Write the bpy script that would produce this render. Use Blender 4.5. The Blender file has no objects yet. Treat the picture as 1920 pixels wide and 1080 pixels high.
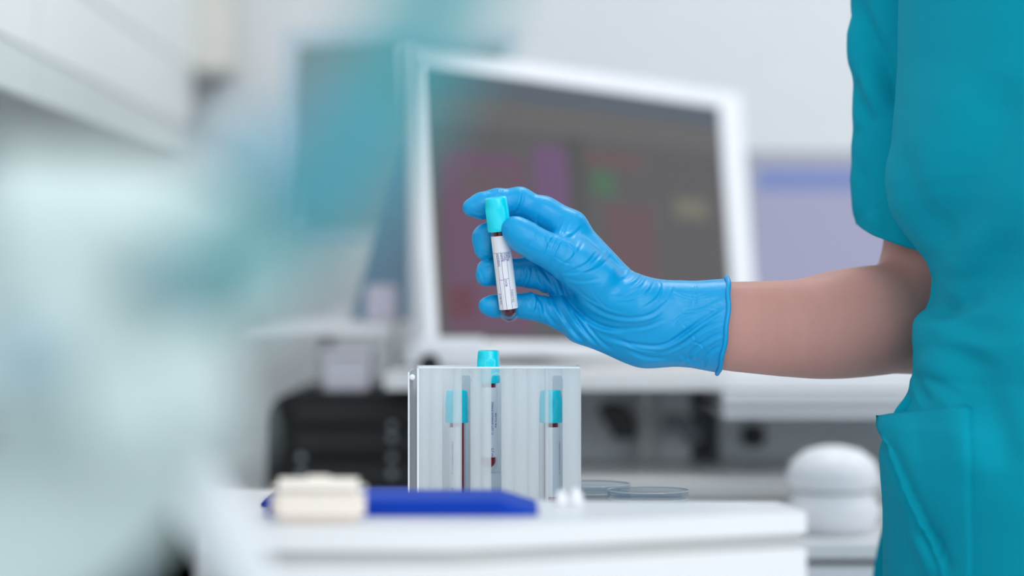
import bpy, bmesh, math, random
import numpy as np
from mathutils import Vector, Matrix, Quaternion
from mathutils.bvhtree import BVHTree
random.seed(4); rng = np.random.default_rng(4)
SC = bpy.context.scene; COL = SC.collection
# ---------------------------------------------------------------- camera, world, light, exposure
EYE = 1.06; K = 36/85/1920
cam_d = bpy.data.cameras.new('camera'); cam = bpy.data.objects.new('camera', cam_d); COL.objects.link(cam)
cam.location = (0, 0, EYE); cam.rotation_euler = (math.pi/2, 0, 0)
cam_d.lens = 85; cam_d.sensor_width = 36; cam_d.clip_start = .05
cam_d.dof.use_dof = True; cam_d.dof.focus_distance = 1.70; cam_d.dof.aperture_fstop = 2.4
SC.camera = cam
W = bpy.data.worlds.new('daylight'); SC.world = W; W.use_nodes = True
bgn = W.node_tree.nodes['Background']; bgn.inputs[0].default_value = (.90, .955, 1, 1); bgn.inputs[1].default_value = 1.0
SC.view_settings.view_transform = 'Standard'; SC.view_settings.look = 'None'
SC.view_settings.gamma = 1; SC.view_settings.exposure = 0.06; SC.view_settings.use_curve_mapping = False
def area(name, loc, rot, sx, sy, power, col=(1, 1, 1)):
    l = bpy.data.lights.new(name, 'AREA'); l.shape = 'RECTANGLE'; l.size = sx; l.size_y = sy; l.energy = power; l.color = col
    o = bpy.data.objects.new(name, l); COL.objects.link(o); o.location = loc; o.rotation_euler = rot; return o
area('key_light', (1.05, -1.1, 1.85), (math.radians(68), 0, math.radians(24)), 1.8, 1.4, 18, (.95, .98, 1))  # added key light; no window is built here
# ---------------------------------------------------------------- helpers
def px(x, y, d):            # photo pixel + distance -> place in the room (metres)
    return Vector(((x-960)*K*d, d, EYE-(y-540)*K*d))
def s2l(c):
    return tuple(((v/255)/12.92 if v/255 <= .04045 else ((v/255+.055)/1.055)**2.4) for v in c)
def mat(name, rgb, rough=.5, metal=0, trans=0, ior=1.45, alpha=1, sss=0, coat=0, emit=None, estr=1, bump=None, var=.03, vscale=30, spec=.5):
    m = bpy.data.materials.new(name); m.use_nodes = True; nt = m.node_tree; b = nt.nodes['Principled BSDF']
    c = s2l(rgb); b.inputs['Base Color'].default_value = (*c, 1); b.inputs['Roughness'].default_value = rough
    b.inputs['Metallic'].default_value = metal; b.inputs['Transmission Weight'].default_value = trans
    b.inputs['IOR'].default_value = ior; b.inputs['Alpha'].default_value = alpha; b.inputs['Coat Weight'].default_value = coat
    b.inputs['Specular IOR Level'].default_value = spec
    if sss:
        b.inputs['Subsurface Weight'].default_value = sss; b.inputs['Subsurface Radius'].default_value = (1, .5, .35); b.inputs['Subsurface Scale'].default_value = .006
    if emit: b.inputs['Emission Color'].default_value = (*s2l(emit), 1); b.inputs['Emission Strength'].default_value = estr
    tc = nt.nodes.new('ShaderNodeTexCoord')
    if var and not trans:
        n = nt.nodes.new('ShaderNodeTexNoise'); n.inputs['Scale'].default_value = vscale; n.inputs['Detail'].default_value = 4
        nt.links.new(tc.outputs['Object'], n.inputs['Vector'])
        r = nt.nodes.new('ShaderNodeMixRGB'); r.inputs[1].default_value = (*[v*(1-var*2) for v in c], 1); r.inputs[2].default_value = (*[min(1, v*(1+var*2)) for v in c], 1)
        nt.links.new(n.outputs['Fac'], r.inputs[0]); nt.links.new(r.outputs[0], b.inputs['Base Color'])
    if bump:
        kind, sc, st, dist = bump
        if kind == 'weave':
            w1 = nt.nodes.new('ShaderNodeTexWave'); w1.inputs['Scale'].default_value = sc; w1.bands_direction = 'DIAGONAL'
            nt.links.new(tc.outputs['Object'], w1.inputs['Vector']); src = w1.outputs['Fac']
        else:
            n2 = nt.nodes.new('ShaderNodeTexNoise'); n2.inputs['Scale'].default_value = sc; n2.inputs['Detail'].default_value = 3
            nt.links.new(tc.outputs['Object'], n2.inputs['Vector']); src = n2.outputs['Fac']
        bp = nt.nodes.new('ShaderNodeBump'); bp.inputs['Strength'].default_value = st; bp.inputs['Distance'].default_value = dist
        nt.links.new(src, bp.inputs['Height']); nt.links.new(bp.outputs[0], b.inputs['Normal'])
    return m
def milky(name, rgb, fac, rough=.25):      # cloudy acrylic: part of the light passes straight through
    m = mat(name, rgb, rough, var=.02, vscale=8); nt = m.node_tree; b = nt.nodes['Principled BSDF']; o = nt.nodes['Material Output']
    t = nt.nodes.new('ShaderNodeBsdfTransparent'); tl = nt.nodes.new('ShaderNodeBsdfTranslucent'); tl.inputs[0].default_value = (*s2l(rgb), 1)
    x0 = nt.nodes.new('ShaderNodeMixShader'); x0.inputs[0].default_value = .45; nt.links.new(b.outputs[0], x0.inputs[1]); nt.links.new(tl.outputs[0], x0.inputs[2])
    x = nt.nodes.new('ShaderNodeMixShader'); x.inputs[0].default_value = fac
    nt.links.new(t.outputs[0], x.inputs[1]); nt.links.new(x0.outputs[0], x.inputs[2]); nt.links.new(x.outputs[0], o.inputs['Surface']); return m
def clear(name, tint=(240, 246, 250), refl=.5):  # thin clear plastic: transparent with fresnel gloss
    m = bpy.data.materials.new(name); m.use_nodes = True; nt = m.node_tree; nt.nodes.remove(nt.nodes['Principled BSDF']); o = nt.nodes['Material Output']
    t = nt.nodes.new('ShaderNodeBsdfTransparent'); t.inputs[0].default_value = (*s2l(tint), 1)
    g = nt.nodes.new('ShaderNodeBsdfGlossy'); g.inputs['Roughness'].default_value = .06
    f = nt.nodes.new('ShaderNodeLayerWeight'); f.inputs[0].default_value = .5
    x = nt.nodes.new('ShaderNodeMixShader'); nt.links.new(f.outputs['Facing'], x.inputs[0])
    mth = nt.nodes.new('ShaderNodeMath'); mth.operation = 'POWER'; mth.inputs[1].default_value = 2.5; nt.links.new(f.outputs['Facing'], mth.inputs[0]); m2 = nt.nodes.new('ShaderNodeMath'); m2.operation = 'MULTIPLY'; m2.inputs[1].default_value = refl; nt.links.new(mth.outputs[0], m2.inputs[0]); nt.links.new(m2.outputs[0], x.inputs[0])
    nt.links.new(t.outputs[0], x.inputs[1]); nt.links.new(g.outputs[0], x.inputs[2]); nt.links.new(x.outputs[0], o.inputs['Surface']); return m
def link(name, me, m=None, parent=None, smooth=False):
    o = bpy.data.objects.new(name, me); COL.objects.link(o)
    if m: me.materials.append(m)
    if smooth: me.polygons.foreach_set('use_smooth', [True]*len(me.polygons))
    if parent: o.parent = parent
    return o
def pydata(name, v, f, m, parent=None, smooth=False):
    me = bpy.data.meshes.new(name); me.from_pydata([tuple(a) for a in v], [], [tuple(int(i) for i in q) for q in f]); me.update()
    return link(name, me, m, parent, smooth)
def tag(o, label=None, cat=None, group=None, kind=None):
    if label: o['label'] = label
    if cat: o['category'] = cat
    if group: o['group'] = group
    if kind: o['kind'] = kind
    return o
def empty(name, loc, rz=0):
    o = bpy.data.objects.new(name, None); COL.objects.link(o); o.location = loc; o.rotation_euler = (0, 0, rz); o.empty_display_size = .02; return o
def fin(name, bm, m, parent=None, smooth=False, bev=0, seg=2):
    if bev: bmesh.ops.bevel(bm, geom=[e for e in bm.edges if e.is_boundary or len(e.link_faces) < 2 or e.calc_face_angle(0) > .6], offset=bev, segments=seg, affect='EDGES', clamp_overlap=True)
    bmesh.ops.recalc_face_normals(bm, faces=bm.faces)
    me = bpy.data.meshes.new(name); bm.to_mesh(me); bm.free(); o = link(name, me, m, parent, smooth)
    if smooth and hasattr(me, 'set_sharp_from_angle'): me.set_sharp_from_angle(angle=.7)
    return o
def box(bm, x0, x1, y0, y1, z0, z1, M=None):
    r = bmesh.ops.create_cube(bm, size=1); vs = r['verts']
    for v in vs:
        v.co = Vector(((x0+x1)/2+v.co.x*(x1-x0), (y0+y1)/2+v.co.y*(y1-y0), (z0+z1)/2+v.co.z*(z1-z0)))
        if M: v.co = M @ v.co
def bx(name, x0, x1, y0, y1, z0, z1, m, parent=None, bev=.002, M=None, seg=2):
    bm = bmesh.new(); box(bm, x0, x1, y0, y1, z0, z1, M); return fin(name, bm, m, parent, True, bev, seg)
def prism(name, pts, z0, z1, m, parent=None, bev=.002):     # pts: xy outline, ccw
    bm = bmesh.new(); a = [bm.verts.new((x, y, z0)) for x, y in pts]; b = [bm.verts.new((x, y, z1)) for x, y in pts]; n = len(pts)
    bm.faces.new(a[::-1]); bm.faces.new(b)
    for i in range(n): bm.faces.new((a[i], a[(i+1) % n], b[(i+1) % n], b[i]))
    return fin(name, bm, m, parent, True, bev)
def lathe(name, prof, m, parent=None, n=48, off=(0, 0, 0), ridge=None):  # prof: (r,z)
    v = []; f = []; P = len(prof)
    for i in range(n):
        a = 2*math.pi*i/n
        for j, (r, z) in enumerate(prof):
            rr = r*(1+(ridge(i, n, z) if ridge else 0)); v.append((off[0]+rr*math.cos(a), off[1]+rr*math.sin(a), off[2]+z))
    for i in range(n):
        k = (i+1) % n
        for j in range(P-1): f.append((i*P+j, k*P+j, k*P+j+1, i*P+j+1))
    bm = bmesh.new(); vs = [bm.verts.new(p) for p in v]
    for q in f: bm.faces.new([vs[i] for i in q])
    bmesh.ops.remove_doubles(bm, verts=bm.verts, dist=1e-6); return fin(name, bm, m, parent, True)
def tube_pts(bm, pts, radii, n=14, closed=False, cap=True, flat=1, up=(0, 0, 1)):
    rings = []; N = len(pts); up = Vector(up)
    for i, p in enumerate(pts):
        a = pts[(i-1) % N] if (closed or i) else pts[0]; b = pts[(i+1) % N] if (closed or i < N-1) else pts[-1]
        t = (Vector(b)-Vector(a)).normalized(); s = t.cross(up)
        if s.length < .1: s = t.cross(Vector((0, 1, 0)))
        s.normalize(); u = s.cross(t); r = radii[i] if hasattr(radii, '__len__') else radii
        rings.append([bm.verts.new(Vector(p)+r*(math.cos(2*math.pi*k/n)*s*flat+math.sin(2*math.pi*k/n)*u)) for k in range(n)])
    for i in range(N if closed else N-1):
        A = rings[i]; B = rings[(i+1) % N]
        for k in range(n): bm.faces.new((A[k], A[(k+1) % n], B[(k+1) % n], B[k]))
    if cap and not closed: bm.faces.new(rings[0][::-1]); bm.faces.new(rings[-1])
def rod(name, pts, r, m, parent=None, n=14, closed=False, flat=1):
    bm = bmesh.new(); tube_pts(bm, [Vector(p) for p in pts], r, n, closed, True, flat); return fin(name, bm, m, parent, True)
def smooth_curve(pts, n=12):
    P = [Vector(p) for p in pts]; P = [2*P[0]-P[1]]+P+[2*P[-1]-P[-2]]; out = []
    for i in range(1, len(P)-2):
        for j in range(n):
            t = j/n; a, b, c, d = P[i-1:i+3]
            out.append(.5*((2*b)+(c-a)*t+(2*a-5*b+4*c-d)*t*t+(3*b-a-3*c+d)*t**3))
    out.append(P[-2]); return out
def text_verts(s, size):
    c = bpy.data.curves.new('writing', 'FONT'); c.body = s; c.size = size; c.resolution_u = 2; c.offset = size*.012
    o = bpy.data.objects.new('writing', c); COL.objects.link(o); dg = bpy.context.evaluated_depsgraph_get(); dg.update()
    me = o.evaluated_get(dg).to_mesh(); v = [tuple(a.co) for a in me.vertices]; f = [tuple(p.vertices) for p in me.polygons]
    o.evaluated_get(dg).to_mesh_clear(); bpy.data.objects.remove(o); bpy.data.curves.remove(c); return v, f
# ---- implicit surfaces (smooth union of tapered capsules) meshed with surface nets
def cone_sdf(X, Y, Z, a, b, ra, rb, sy=1.0):
    a = np.array(a, np.float32); b = np.array(b, np.float32); d = b-a; L = float(d@d)+1e-9
    t = np.clip(((X-a[0])*d[0]+(Y-a[1])*d[1]+(Z-a[2])*d[2])/L, 0, 1)
    return np.sqrt((X-a[0]-t*d[0])**2+((Y-a[1]-t*d[1])/sy)**2+(Z-a[2]-t*d[2])**2)-(ra+(rb-ra)*t)
def smin(a, b, k):
    h = np.maximum(k-np.abs(a-b), 0)/k; return np.minimum(a, b)-h*h*k*.25
def nets(F, lo, h):
    S = F < 0; nx, ny, nz = F.shape
    acc = np.zeros((nx-1, ny-1, nz-1, 3), np.float32); cnt = np.zeros((nx-1, ny-1, nz-1), np.float32)
    dirs = [(1, 0, 0), (0, 1, 0), (0, 0, 1)]; crossings = []
    for ax, dv in enumerate(dirs):
        A = F[:nx-dv[0], :ny-dv[1], :nz-dv[2]]; B = F[dv[0]:, dv[1]:, dv[2]:]; C = (A < 0) != (B < 0)
        I = np.argwhere(C); t = A[C]/(A[C]-B[C]); pos = I.astype(np.float32); pos[:, ax] += t; crossings.append((I, A[C] < 0))
        o = [i for i in range(3) if i != ax]
        for da in (0, -1):
            for db in (0, -1):
                J = I.copy(); J[:, o[0]] += da; J[:, o[1]] += db
                ok = np.all(J >= 0, 1) & (J[:, 0] < nx-1) & (J[:, 1] < ny-1) & (J[:, 2] < nz-1); J = J[ok]
                np.add.at(acc, (J[:, 0], J[:, 1], J[:, 2]), pos[ok]); np.add.at(cnt, (J[:, 0], J[:, 1], J[:, 2]), 1)
    idx = -np.ones(cnt.shape, np.int64); act = cnt > 0; idx[act] = np.arange(act.sum()); V = acc[act]/cnt[act][:, None]*h+np.array(lo, np.float32)
    faces = []
    for ax in range(3):
        I, sgn = crossings[ax]; o = [(ax+1) % 3, (ax+2) % 3]; ok = (I[:, o[0]] > 0) & (I[:, o[1]] > 0) & (I[:, o[0]] < F.shape[o[0]]-1) & (I[:, o[1]] < F.shape[o[1]]-1)
        I = I[ok]; sg = sgn[ok]; q = []
        for da, db in ((0, 0), (-1, 0), (-1, -1), (0, -1)):
            J = I.copy(); J[:, o[0]] += da; J[:, o[1]] += db; q.append(idx[J[:, 0], J[:, 1], J[:, 2]])
        q = np.stack(q, 1); q[~sg] = q[~sg][:, ::-1]; faces.append(q)
    return V, np.concatenate(faces)
def mesh_np(name, V, Fc, m, parent=None):
    me = bpy.data.meshes.new(name); me.vertices.add(len(V)); me.vertices.foreach_set('co', V.astype(np.float32).ravel())
    me.loops.add(len(Fc)*4); me.loops.foreach_set('vertex_index', Fc.astype(np.int32).ravel())
    me.polygons.add(len(Fc)); me.polygons.foreach_set('loop_start', np.arange(0, len(Fc)*4, 4, dtype=np.int32)); me.polygons.foreach_set('loop_total', np.full(len(Fc), 4, np.int32))
    me.update(calc_edges=True); me.validate(); return link(name, me, m, parent, True)
def grid(lo, hi, h):
    ax = [np.arange(lo[i], hi[i], h, dtype=np.float32) for i in range(3)]; return np.meshgrid(*ax, indexing='ij')
def vnormals(V, Fc):
    n = np.cross(V[Fc[:, 2]]-V[Fc[:, 0]], V[Fc[:, 3]]-V[Fc[:, 1]]); N = np.zeros_like(V)
    for k in range(4): np.add.at(N, Fc[:, k], n)
    return N/(np.linalg.norm(N, axis=1)[:, None]+1e-12)
def polydist(PX, PY, pts):       # distance (px) and signed side to a polyline
    best = np.full(PX.shape, 1e9); side = np.zeros(PX.shape); par = np.zeros(PX.shape); n = len(pts)-1
    for i in range(n):
        ax, ay = pts[i]; bx_, by = pts[i+1]; dx, dy = bx_-ax, by-ay; L = dx*dx+dy*dy
        t = np.clip(((PX-ax)*dx+(PY-ay)*dy)/L, 0, 1); qx = PX-ax-t*dx; qy = PY-ay-t*dy; d = np.hypot(qx, qy); w = d < best
        best[w] = d[w]; side[w] = np.sign(dx*qy-dy*qx)[w]; par[w] = ((i+t)/n)[w]
    return best, side, par
def catmull2(pts, n=6):
    return [(p.x, p.y) for p in smooth_curve([(x, y, 0) for x, y in pts], n)]
def crease(V, N, lines, front=-.05):     # fold lines pressed into the cloth or rubber, each with a raised lip
    d = V[:, 1]; PX = 960+V[:, 0]/(K*d); PY = 540-(V[:, 2]-EYE)/(K*d); out = np.zeros(len(V)); face = N[:, 1] < front
    for pts, depth, w in lines:
        P = catmull2(pts) if len(pts) > 2 else pts
        xs = [p[0] for p in P]; ys = [p[1] for p in P]; m = face & (PX > min(xs)-5*w) & (PX < max(xs)+5*w) & (PY > min(ys)-5*w) & (PY < max(ys)+5*w)
        if not m.any(): continue
        q, s, t = polydist(PX[m], PY[m], P); fade = np.clip(np.sin(np.pi*np.clip(t, .02, .98))*1.6, 0, 1)
        sd = q*s/w; out[m] += depth*fade*(-np.exp(-sd**2)+.75*np.exp(-(sd-1.7)**2/1.3))
    return V+N*out[:, None]
# ---------------------------------------------------------------- materials
M = {}
M['wall'] = mat('wall_paint', (222, 226, 229), .7, var=.01); M['ceil'] = mat('ceiling_paint', (240, 242, 243), .8, var=.01)
M['floor'] = mat('vinyl_floor', (186, 192, 196), .35, vscale=60); M['white'] = mat('white_plastic', (236, 238, 243), .35, var=.01)
M['lam'] = mat('white_laminate', (232, 233, 235), .35, var=.01); M['lamgrey'] = mat('grey_edge_laminate', (196, 197, 197), .4, var=.01)
M['cab'] = mat('cabinet_laminate', (236, 241, 241), .4, var=.01); M['rail'] = mat('cabinet_rail', (214, 222, 221), .5, var=.01)
M['grey'] = mat('grey_panel', (150, 156, 160), .6); M['undergrey'] = mat('undershelf_grey', (222, 226, 230), .6); M['dark'] = mat('dark_plastic', (52, 52, 54), .5); M['black'] = mat('black_plastic', (24, 25, 28), .42, spec=.35)
M['blue'] = mat('blue_plastic', (0, 62, 178), .6, spec=.2); M['cream'] = mat('cream_card', (238, 228, 218), .8, vscale=200)
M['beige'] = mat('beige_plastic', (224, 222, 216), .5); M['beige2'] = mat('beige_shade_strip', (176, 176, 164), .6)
M['glove'] = mat('nitrile_glove', (0, 160, 220), 0.36, sss=.03, bump=('noise', 260, .35, .0006), var=.02, vscale=25, spec=.45)
M['scrub'] = mat('teal_scrub_cloth', (0, 158, 182), .85, bump=('weave', 700, .25, .0003), var=.02, vscale=12, spec=.15)
M['skin'] = mat('skin', (206, 152, 142), .5, sss=.25, bump=('noise', 900, .25, .0004), var=.07, vscale=18, spec=.35)
M['cap'] = mat('cyan_cap_plastic', (0, 226, 244), .2, coat=.4, var=.01); M['label'] = mat('paper_label', (238, 238, 242), .45, var=.01)
M['ink'] = mat('purple_ink', (84, 70, 160), .6); M['inkg'] = mat('grey_ink', (150, 150, 165), .6); M['inkd'] = mat('dark_ink', (40, 40, 60), .6)
M['glass'] = mat('tube_glass', (250, 253, 255), .02, trans=1, ior=1.35); M['blood'] = mat('blood', (104, 20, 34), .12, coat=.5, var=.05, vscale=200, spec=.8)
M['blood2'] = mat('rack_blood', (176, 30, 50), .3, var=.05)
M['heldclear'] = clear('held_tube_clear', (244, 247, 250), .9); M['tubeclear'] = clear('tube_clear', (248, 250, 252), .5)
M['milk'] = milky('cloudy_acrylic', (238, 242, 245), .55); M['milkhalf'] = milky('half_cloudy_acrylic', (238, 242, 245), .2); M['milkwhite'] = milky('backing_acrylic', (244, 247, 250), .9, .5)
M['acry'] = clear('clear_acrylic', (238, 243, 246), .5); M['acrye'] = mat('acrylic_edge', (240, 244, 248), .15, coat=.5, var=.0)
M['dish'] = clear('dish_glass', (243, 247, 250), .35)
M['navy'] = mat('navy_fabric', (38, 52, 70), .8); M['metal'] = mat('brushed_metal', (190, 194, 198), .3, metal=.9)
M['scope'] = mat('pale_green_enamel', (188, 204, 203), .9, var=.01); M['scopeg'] = mat('blue_grey_enamel', (136, 164, 176), .45); M['hose'] = mat('teal_rubber', (52, 148, 156), .5, var=.01); M['cy'] = mat('cyan_plastic', (60, 165, 205), .5, var=.01)
def screenmat(name, rgb, st=1.0):
    m = mat(name, (10, 10, 12), .3, emit=rgb, estr=st, var=0); return m
# ---------------------------------------------------------------- room shell
XL, XR, YB, YF, ZC = -.92, 3.2, 3.85, -1.6, 2.7
bx('floor', XL, XR, YF, YB, -.05, 0, M['floor'], bev=0)['kind'] = 'structure'
bx('ceiling', XL, XR, YF+1.2, YB, ZC, ZC+.05, M['ceil'], bev=0)['kind'] = 'structure'
bx('wall_back', XL, XR, YB, YB+.1, -.05, ZC+.05, M['wall'], bev=0)['kind'] = 'structure'
bx('wall_left', XL-.1, XL, YF, YB+.1, -.05, ZC+.05, M['wall'], bev=0)['kind'] = 'structure'
bx('baseboard_back', XL, XR, YB-.012, YB, 0, .09, M['lamgrey'], bev=.002)['kind'] = 'structure'
for i, (lx, ly) in enumerate(((.3, .1), (1.5, .1), (.3, 2.5), (1.5, 2.5))):
    L = empty('ceiling_light', (lx, ly, ZC-.02)); tag(L, 'square white ceiling light panel, %s' % ['nearest on the left', 'nearest on the right', 'far on the left', 'far on the right'][i], 'ceiling light', 'ceiling lights')
    bm = bmesh.new(); box(bm, -.3, .3, -.3, -.28, -.015, .02); box(bm, -.3, .3, .28, .3, -.015, .02); box(bm, -.3, -.28, -.28, .28, -.015, .02); box(bm, .28, .3, -.28, .28, -.015, .02); fin('frame', bm, M['lamgrey'], L)
    bx('diffuser', -.28, .28, -.28, .28, -.002, .012, screenmat('diffuser_%d' % i, (255, 255, 255), 1.2), L, bev=0)
    a = area('ceiling_lamp', (lx, ly, ZC-.06), (0, 0, 0), .54, .54, 8, (1, 1, .99)); 
# ---------------------------------------------------------------- left wall cabinets
for i in range(4):
    y0 = 1.3+i*.62; c = empty('wall_cabinet', (-.72, y0, EYE+.195))
    tag(c, ['pale wall cabinet on the left wall, nearest of the row', 'pale wall cabinet on the left wall, second of the row from the front', 'pale wall cabinet on the left wall, third of the row from the front', 'pale wall cabinet on the left wall, farthest of the row by the corner'][i], 'cabinet', 'wall cabinets along the left wall')
    bx('body', -.19, .2, 0, .618, .052, .9, M['cab'], c); bx('light_rail', -.19, .2215, 0, .618, 0, .0508, M['rail'], c)
    bx('door', .202, .222, .004, .612, .0515, .1447, M['cab'], c); bx('door', .202, .222, .004, .612, .1460, .9, M['cab'], c)
d = empty('wall_dispenser', px(388, 62, 3.8)); tag(d, 'tall beige box mounted on the back wall near the left corner', 'dispenser')
bx('case', -.047, .043, -.03, .045, -.065, .3, M['beige'], d, bev=.008); bx('shaded_edge', -.052, -.038, -.034, .0, -.055, .3, M['beige2'], d, bev=.003)  # the strip puts shade along the case's edge into a darker beige
bx('shadow_block', -.005, .035, -.02, .03, -.082, -.062, M['grey'], d, bev=.004)  # added grey block in place of the shadow under the case
# ---------------------------------------------------------------- background desks
ZD = EYE-.087; ZL = EYE-.215
t = empty('back_desk', (0, 0, 0)); tag(t, 'white desk top carrying the two monitors behind the gloved hand', 'desk')
prism('desk_top', [(-.127, 2.42), (1.6, 2.42), (1.6, 3.8), (-.127, 3.8)], ZD-.015, ZD, M['lam'], t)
bx('back_panel', .066, px(1328, 0, 2.42).x-.002, 2.63, 2.65, EYE-.189, ZD-.0155, M['undergrey'], t); bx('back_panel', px(1328, 0, 2.42).x, 1.6, 2.74, 2.76, EYE-.189, ZD-.0155, M['undergrey'], t); bx('side_panel', -.11, -.09, 3.0, 3.4, ZL+.001, ZD-.0155, M['undergrey'], t); bx('leg', 1.5, 1.54, 2.4, 2.44, EYE-.189, ZD-.0155, M['white'], t); bx('leg', px(1196, 0, 2.6).x, px(1222, 0, 2.6).x, 2.60, 2.62, EYE-.189, ZD-.0155, M['lamgrey'], t)
t = empty('lower_counter', (0, 0, 0)); tag(t, 'long white lower counter under the monitor desk', 'counter')
bx('counter_top', -.62, .058, 2.52, 3.4, ZL-.02, ZL, M['lam'], t); bx('cabinet_body', -.60, .05, 2.58, 3.4, 0, ZL-.021, M['white'], t)
ZR = EYE-.190; t2_ = empty('side_counter', (0, 0, 0)); tag(t2_, 'higher white counter with grey front edge below the right monitor', 'counter')
bx('counter_top', .062, 1.7, 2.36, 3.4, ZR-.002, ZR, M['lam'], t2_, .0008); bx('front_edge', .062, 1.7, 2.362, 3.4, ZR-.0157, ZR-.0022, M['lamgrey'], t2_, .0008); bx('cabinet_body', .066, 1.69, 2.395, 3.4, 0, ZR-.0159, M['white'], t2_)
for i in range(4):
    for j_ in range(3): bx('drawer_front', .07+i*.4, .46+i*.4, 2.375, 2.394, ZR-.10-j_*.085, ZR-.02-j_*.085, M['lam'], t2_)
for i in range(0): bx('drawer_front', -.28+i*.4, .11+i*.4, 2.56, 2.579, ZL-.17, ZL-.04, M['lam'], t); pass
for i in range(2): bx('door', -.59+i*.322, -.272+i*.322, 2.56, 2.579, .1, ZL-.03, M['lam'], t)
# main monitor, placed from its four fitted corners
TL = Vector(((788-960)*K, 1, (540-122)*K))*2.6+Vector((0, 0, EYE)); u = Vector((.136, .1515, -.006)).normalized(); v0 = Vector((.0112, -.0055, -.1125)); v = (v0-u*v0.dot(u)).normalized(); n = u.cross(v); 
if n.y > 0: n = -n
MW, MH = .530, .297
Mm = Matrix(((u.x, n.x, -v.x, TL.x), (u.y, n.y, -v.y, TL.y), (u.z, n.z, -v.z, TL.z), (0, 0, 0, 1)))   # local: x right, y towards viewer, z up; origin = screen top-left
mon = empty('monitor', TL); mon.matrix_world = Mm; mon.rotation_mode = 'QUATERNION'; mon.rotation_quaternion = Mm.to_quaternion(); mon.location = TL
tag(mon, 'large tilted white monitor with a dark screen behind the gloved hand', 'monitor')
sm = screenmat('dark_screen', (76, 74, 76), 1.0)
bm = bmesh.new(); box(bm, -.016, 0, -.016, .003, -MH-.013, .020); box(bm, MW, MW+.046, -.016, .003, -MH-.013, .020); box(bm, 0, MW, -.016, .003, 0, .020); box(bm, 0, MW, -.016, .003, -MH-.013, -MH); fin('bezel', bm, M['white'], mon)
bx('back_shell', .05, MW, -.045, -.0161, -MH+.03, -.02, M['white'], mon, bev=.008)
bx('screen', .0, MW, -.0155, .0, -MH, 0, sm, mon, bev=0)
def pane(x0, x1, y0, y1, rgb, s=1.0, nm='screen_window'):
    bx(nm, x0*MW, x1*MW, .0001, .0006, -y1*MH, -y0*MH, screenmat(nm, rgb, s), mon, bev=0)
pane(0, 1, .0, .10, (74, 82, 92)); pane(0, 1, .105, .125, (96, 92, 86)); pane(0, 1, .13, .20, (86, 84, 86))
pane(.04, .30, .30, .97, (92, 62, 86)); pane(.10, .27, .36, .46, (96, 96, 92)); pane(.33, .44, .25, .5, (96, 66, 104)); pane(.34, .40, .52, .75, (84, 70, 88)); pane(.52, .60, .32, .42, (60, 94, 68)); pane(.50, .70, .25, .30, (92, 68, 70)); pane(.56, .73, .45, .80, (90, 67, 73)); pane(.81, .93, .40, .48, (106, 103, 90))
pane(.04, .12, .80, .92, (104, 62, 60)); pane(.44, .46, .2, .9, (64, 62, 64)); pane(.47, .50, .2, .9, (62, 64, 62))
rod('stand', [(MW/2, -.045, -MH*.6), (MW/2, -.10, -MH+.010)], .018, M['white'], mon); bx('foot', MW/2-.09, MW/2+.09, -.16, -.017, -MH-.003, -MH+.004, M['white'], mon, .003)
# right monitor
rm = empty('monitor', px(1395, 283, 3.25)); tag(rm, 'flat monitor with a lavender screen and blue title bar beside the person', 'monitor')
bxw = .42; bm = bmesh.new(); RH = .269
def frame(bm, w, h, t, s=.02): box(bm, 0, t, 0, s, -h, 0); box(bm, w-t, w, 0, s, -h, 0); box(bm, t, w-t, 0, s, -t, 0); box(bm, t, w-t, 0, s, -h, -h+t)
frame(bm, bxw, RH, .016); fin('bezel', bm, mat('grey_bezel', (160, 165, 176), .4), rm)
bx('screen', .016, bxw-.016, .002, .02, -RH+.016, -.016, screenmat('lavender_screen', (152, 154, 184), 1.0), rm, bev=0); bx('title_bar', .018, bxw-.018, .001, .0019, -.054, -.024, screenmat('blue_title_bar', (112, 130, 184), 1.0), rm, bev=0)
bx('back_shell', .01, bxw-.01, .0201, .05, -RH+.01, -.01, M['white'], rm); bx('stand', .19, .23, .0505, .075, .0105+(ZD-rm.location.z), -.12, M['grey'], rm)
bx('foot', .12, .30, -.03, .12, +.0012+(ZD-rm.location.z), .010+(ZD-rm.location.z), M['grey'], rm)
# left monitor
lm = empty('monitor', px(530, 56, 3.1), math.radians(-3)); tag(lm, 'monitor with a blank grey screen left of the large monitor', 'monitor')
LW, LH = .30, .27; bm = bmesh.new(); frame(bm, LW, LH, .021); fin('bezel', bm, mat('pale_bezel', (190, 204, 214), .4), lm)
bx('screen', .021, LW-.021, .002, .02, -LH+.021, -.021, screenmat('grey_screen', (112, 134, 140), 1.0), lm, bev=0); bx('back_shell', .01, LW-.01, .0201, .045, -LH+.01, -.01, M['white'], lm)
lm_z = px(0, 604, 2.75).z+.0005-lm.location.z; bx('stand', .13, .17, .0455, .07, lm_z+.01, -.1, M['white'], lm); bx('foot', .06, .24, -.02, .12, lm_z, lm_z+.01, M['white'], lm)
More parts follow.
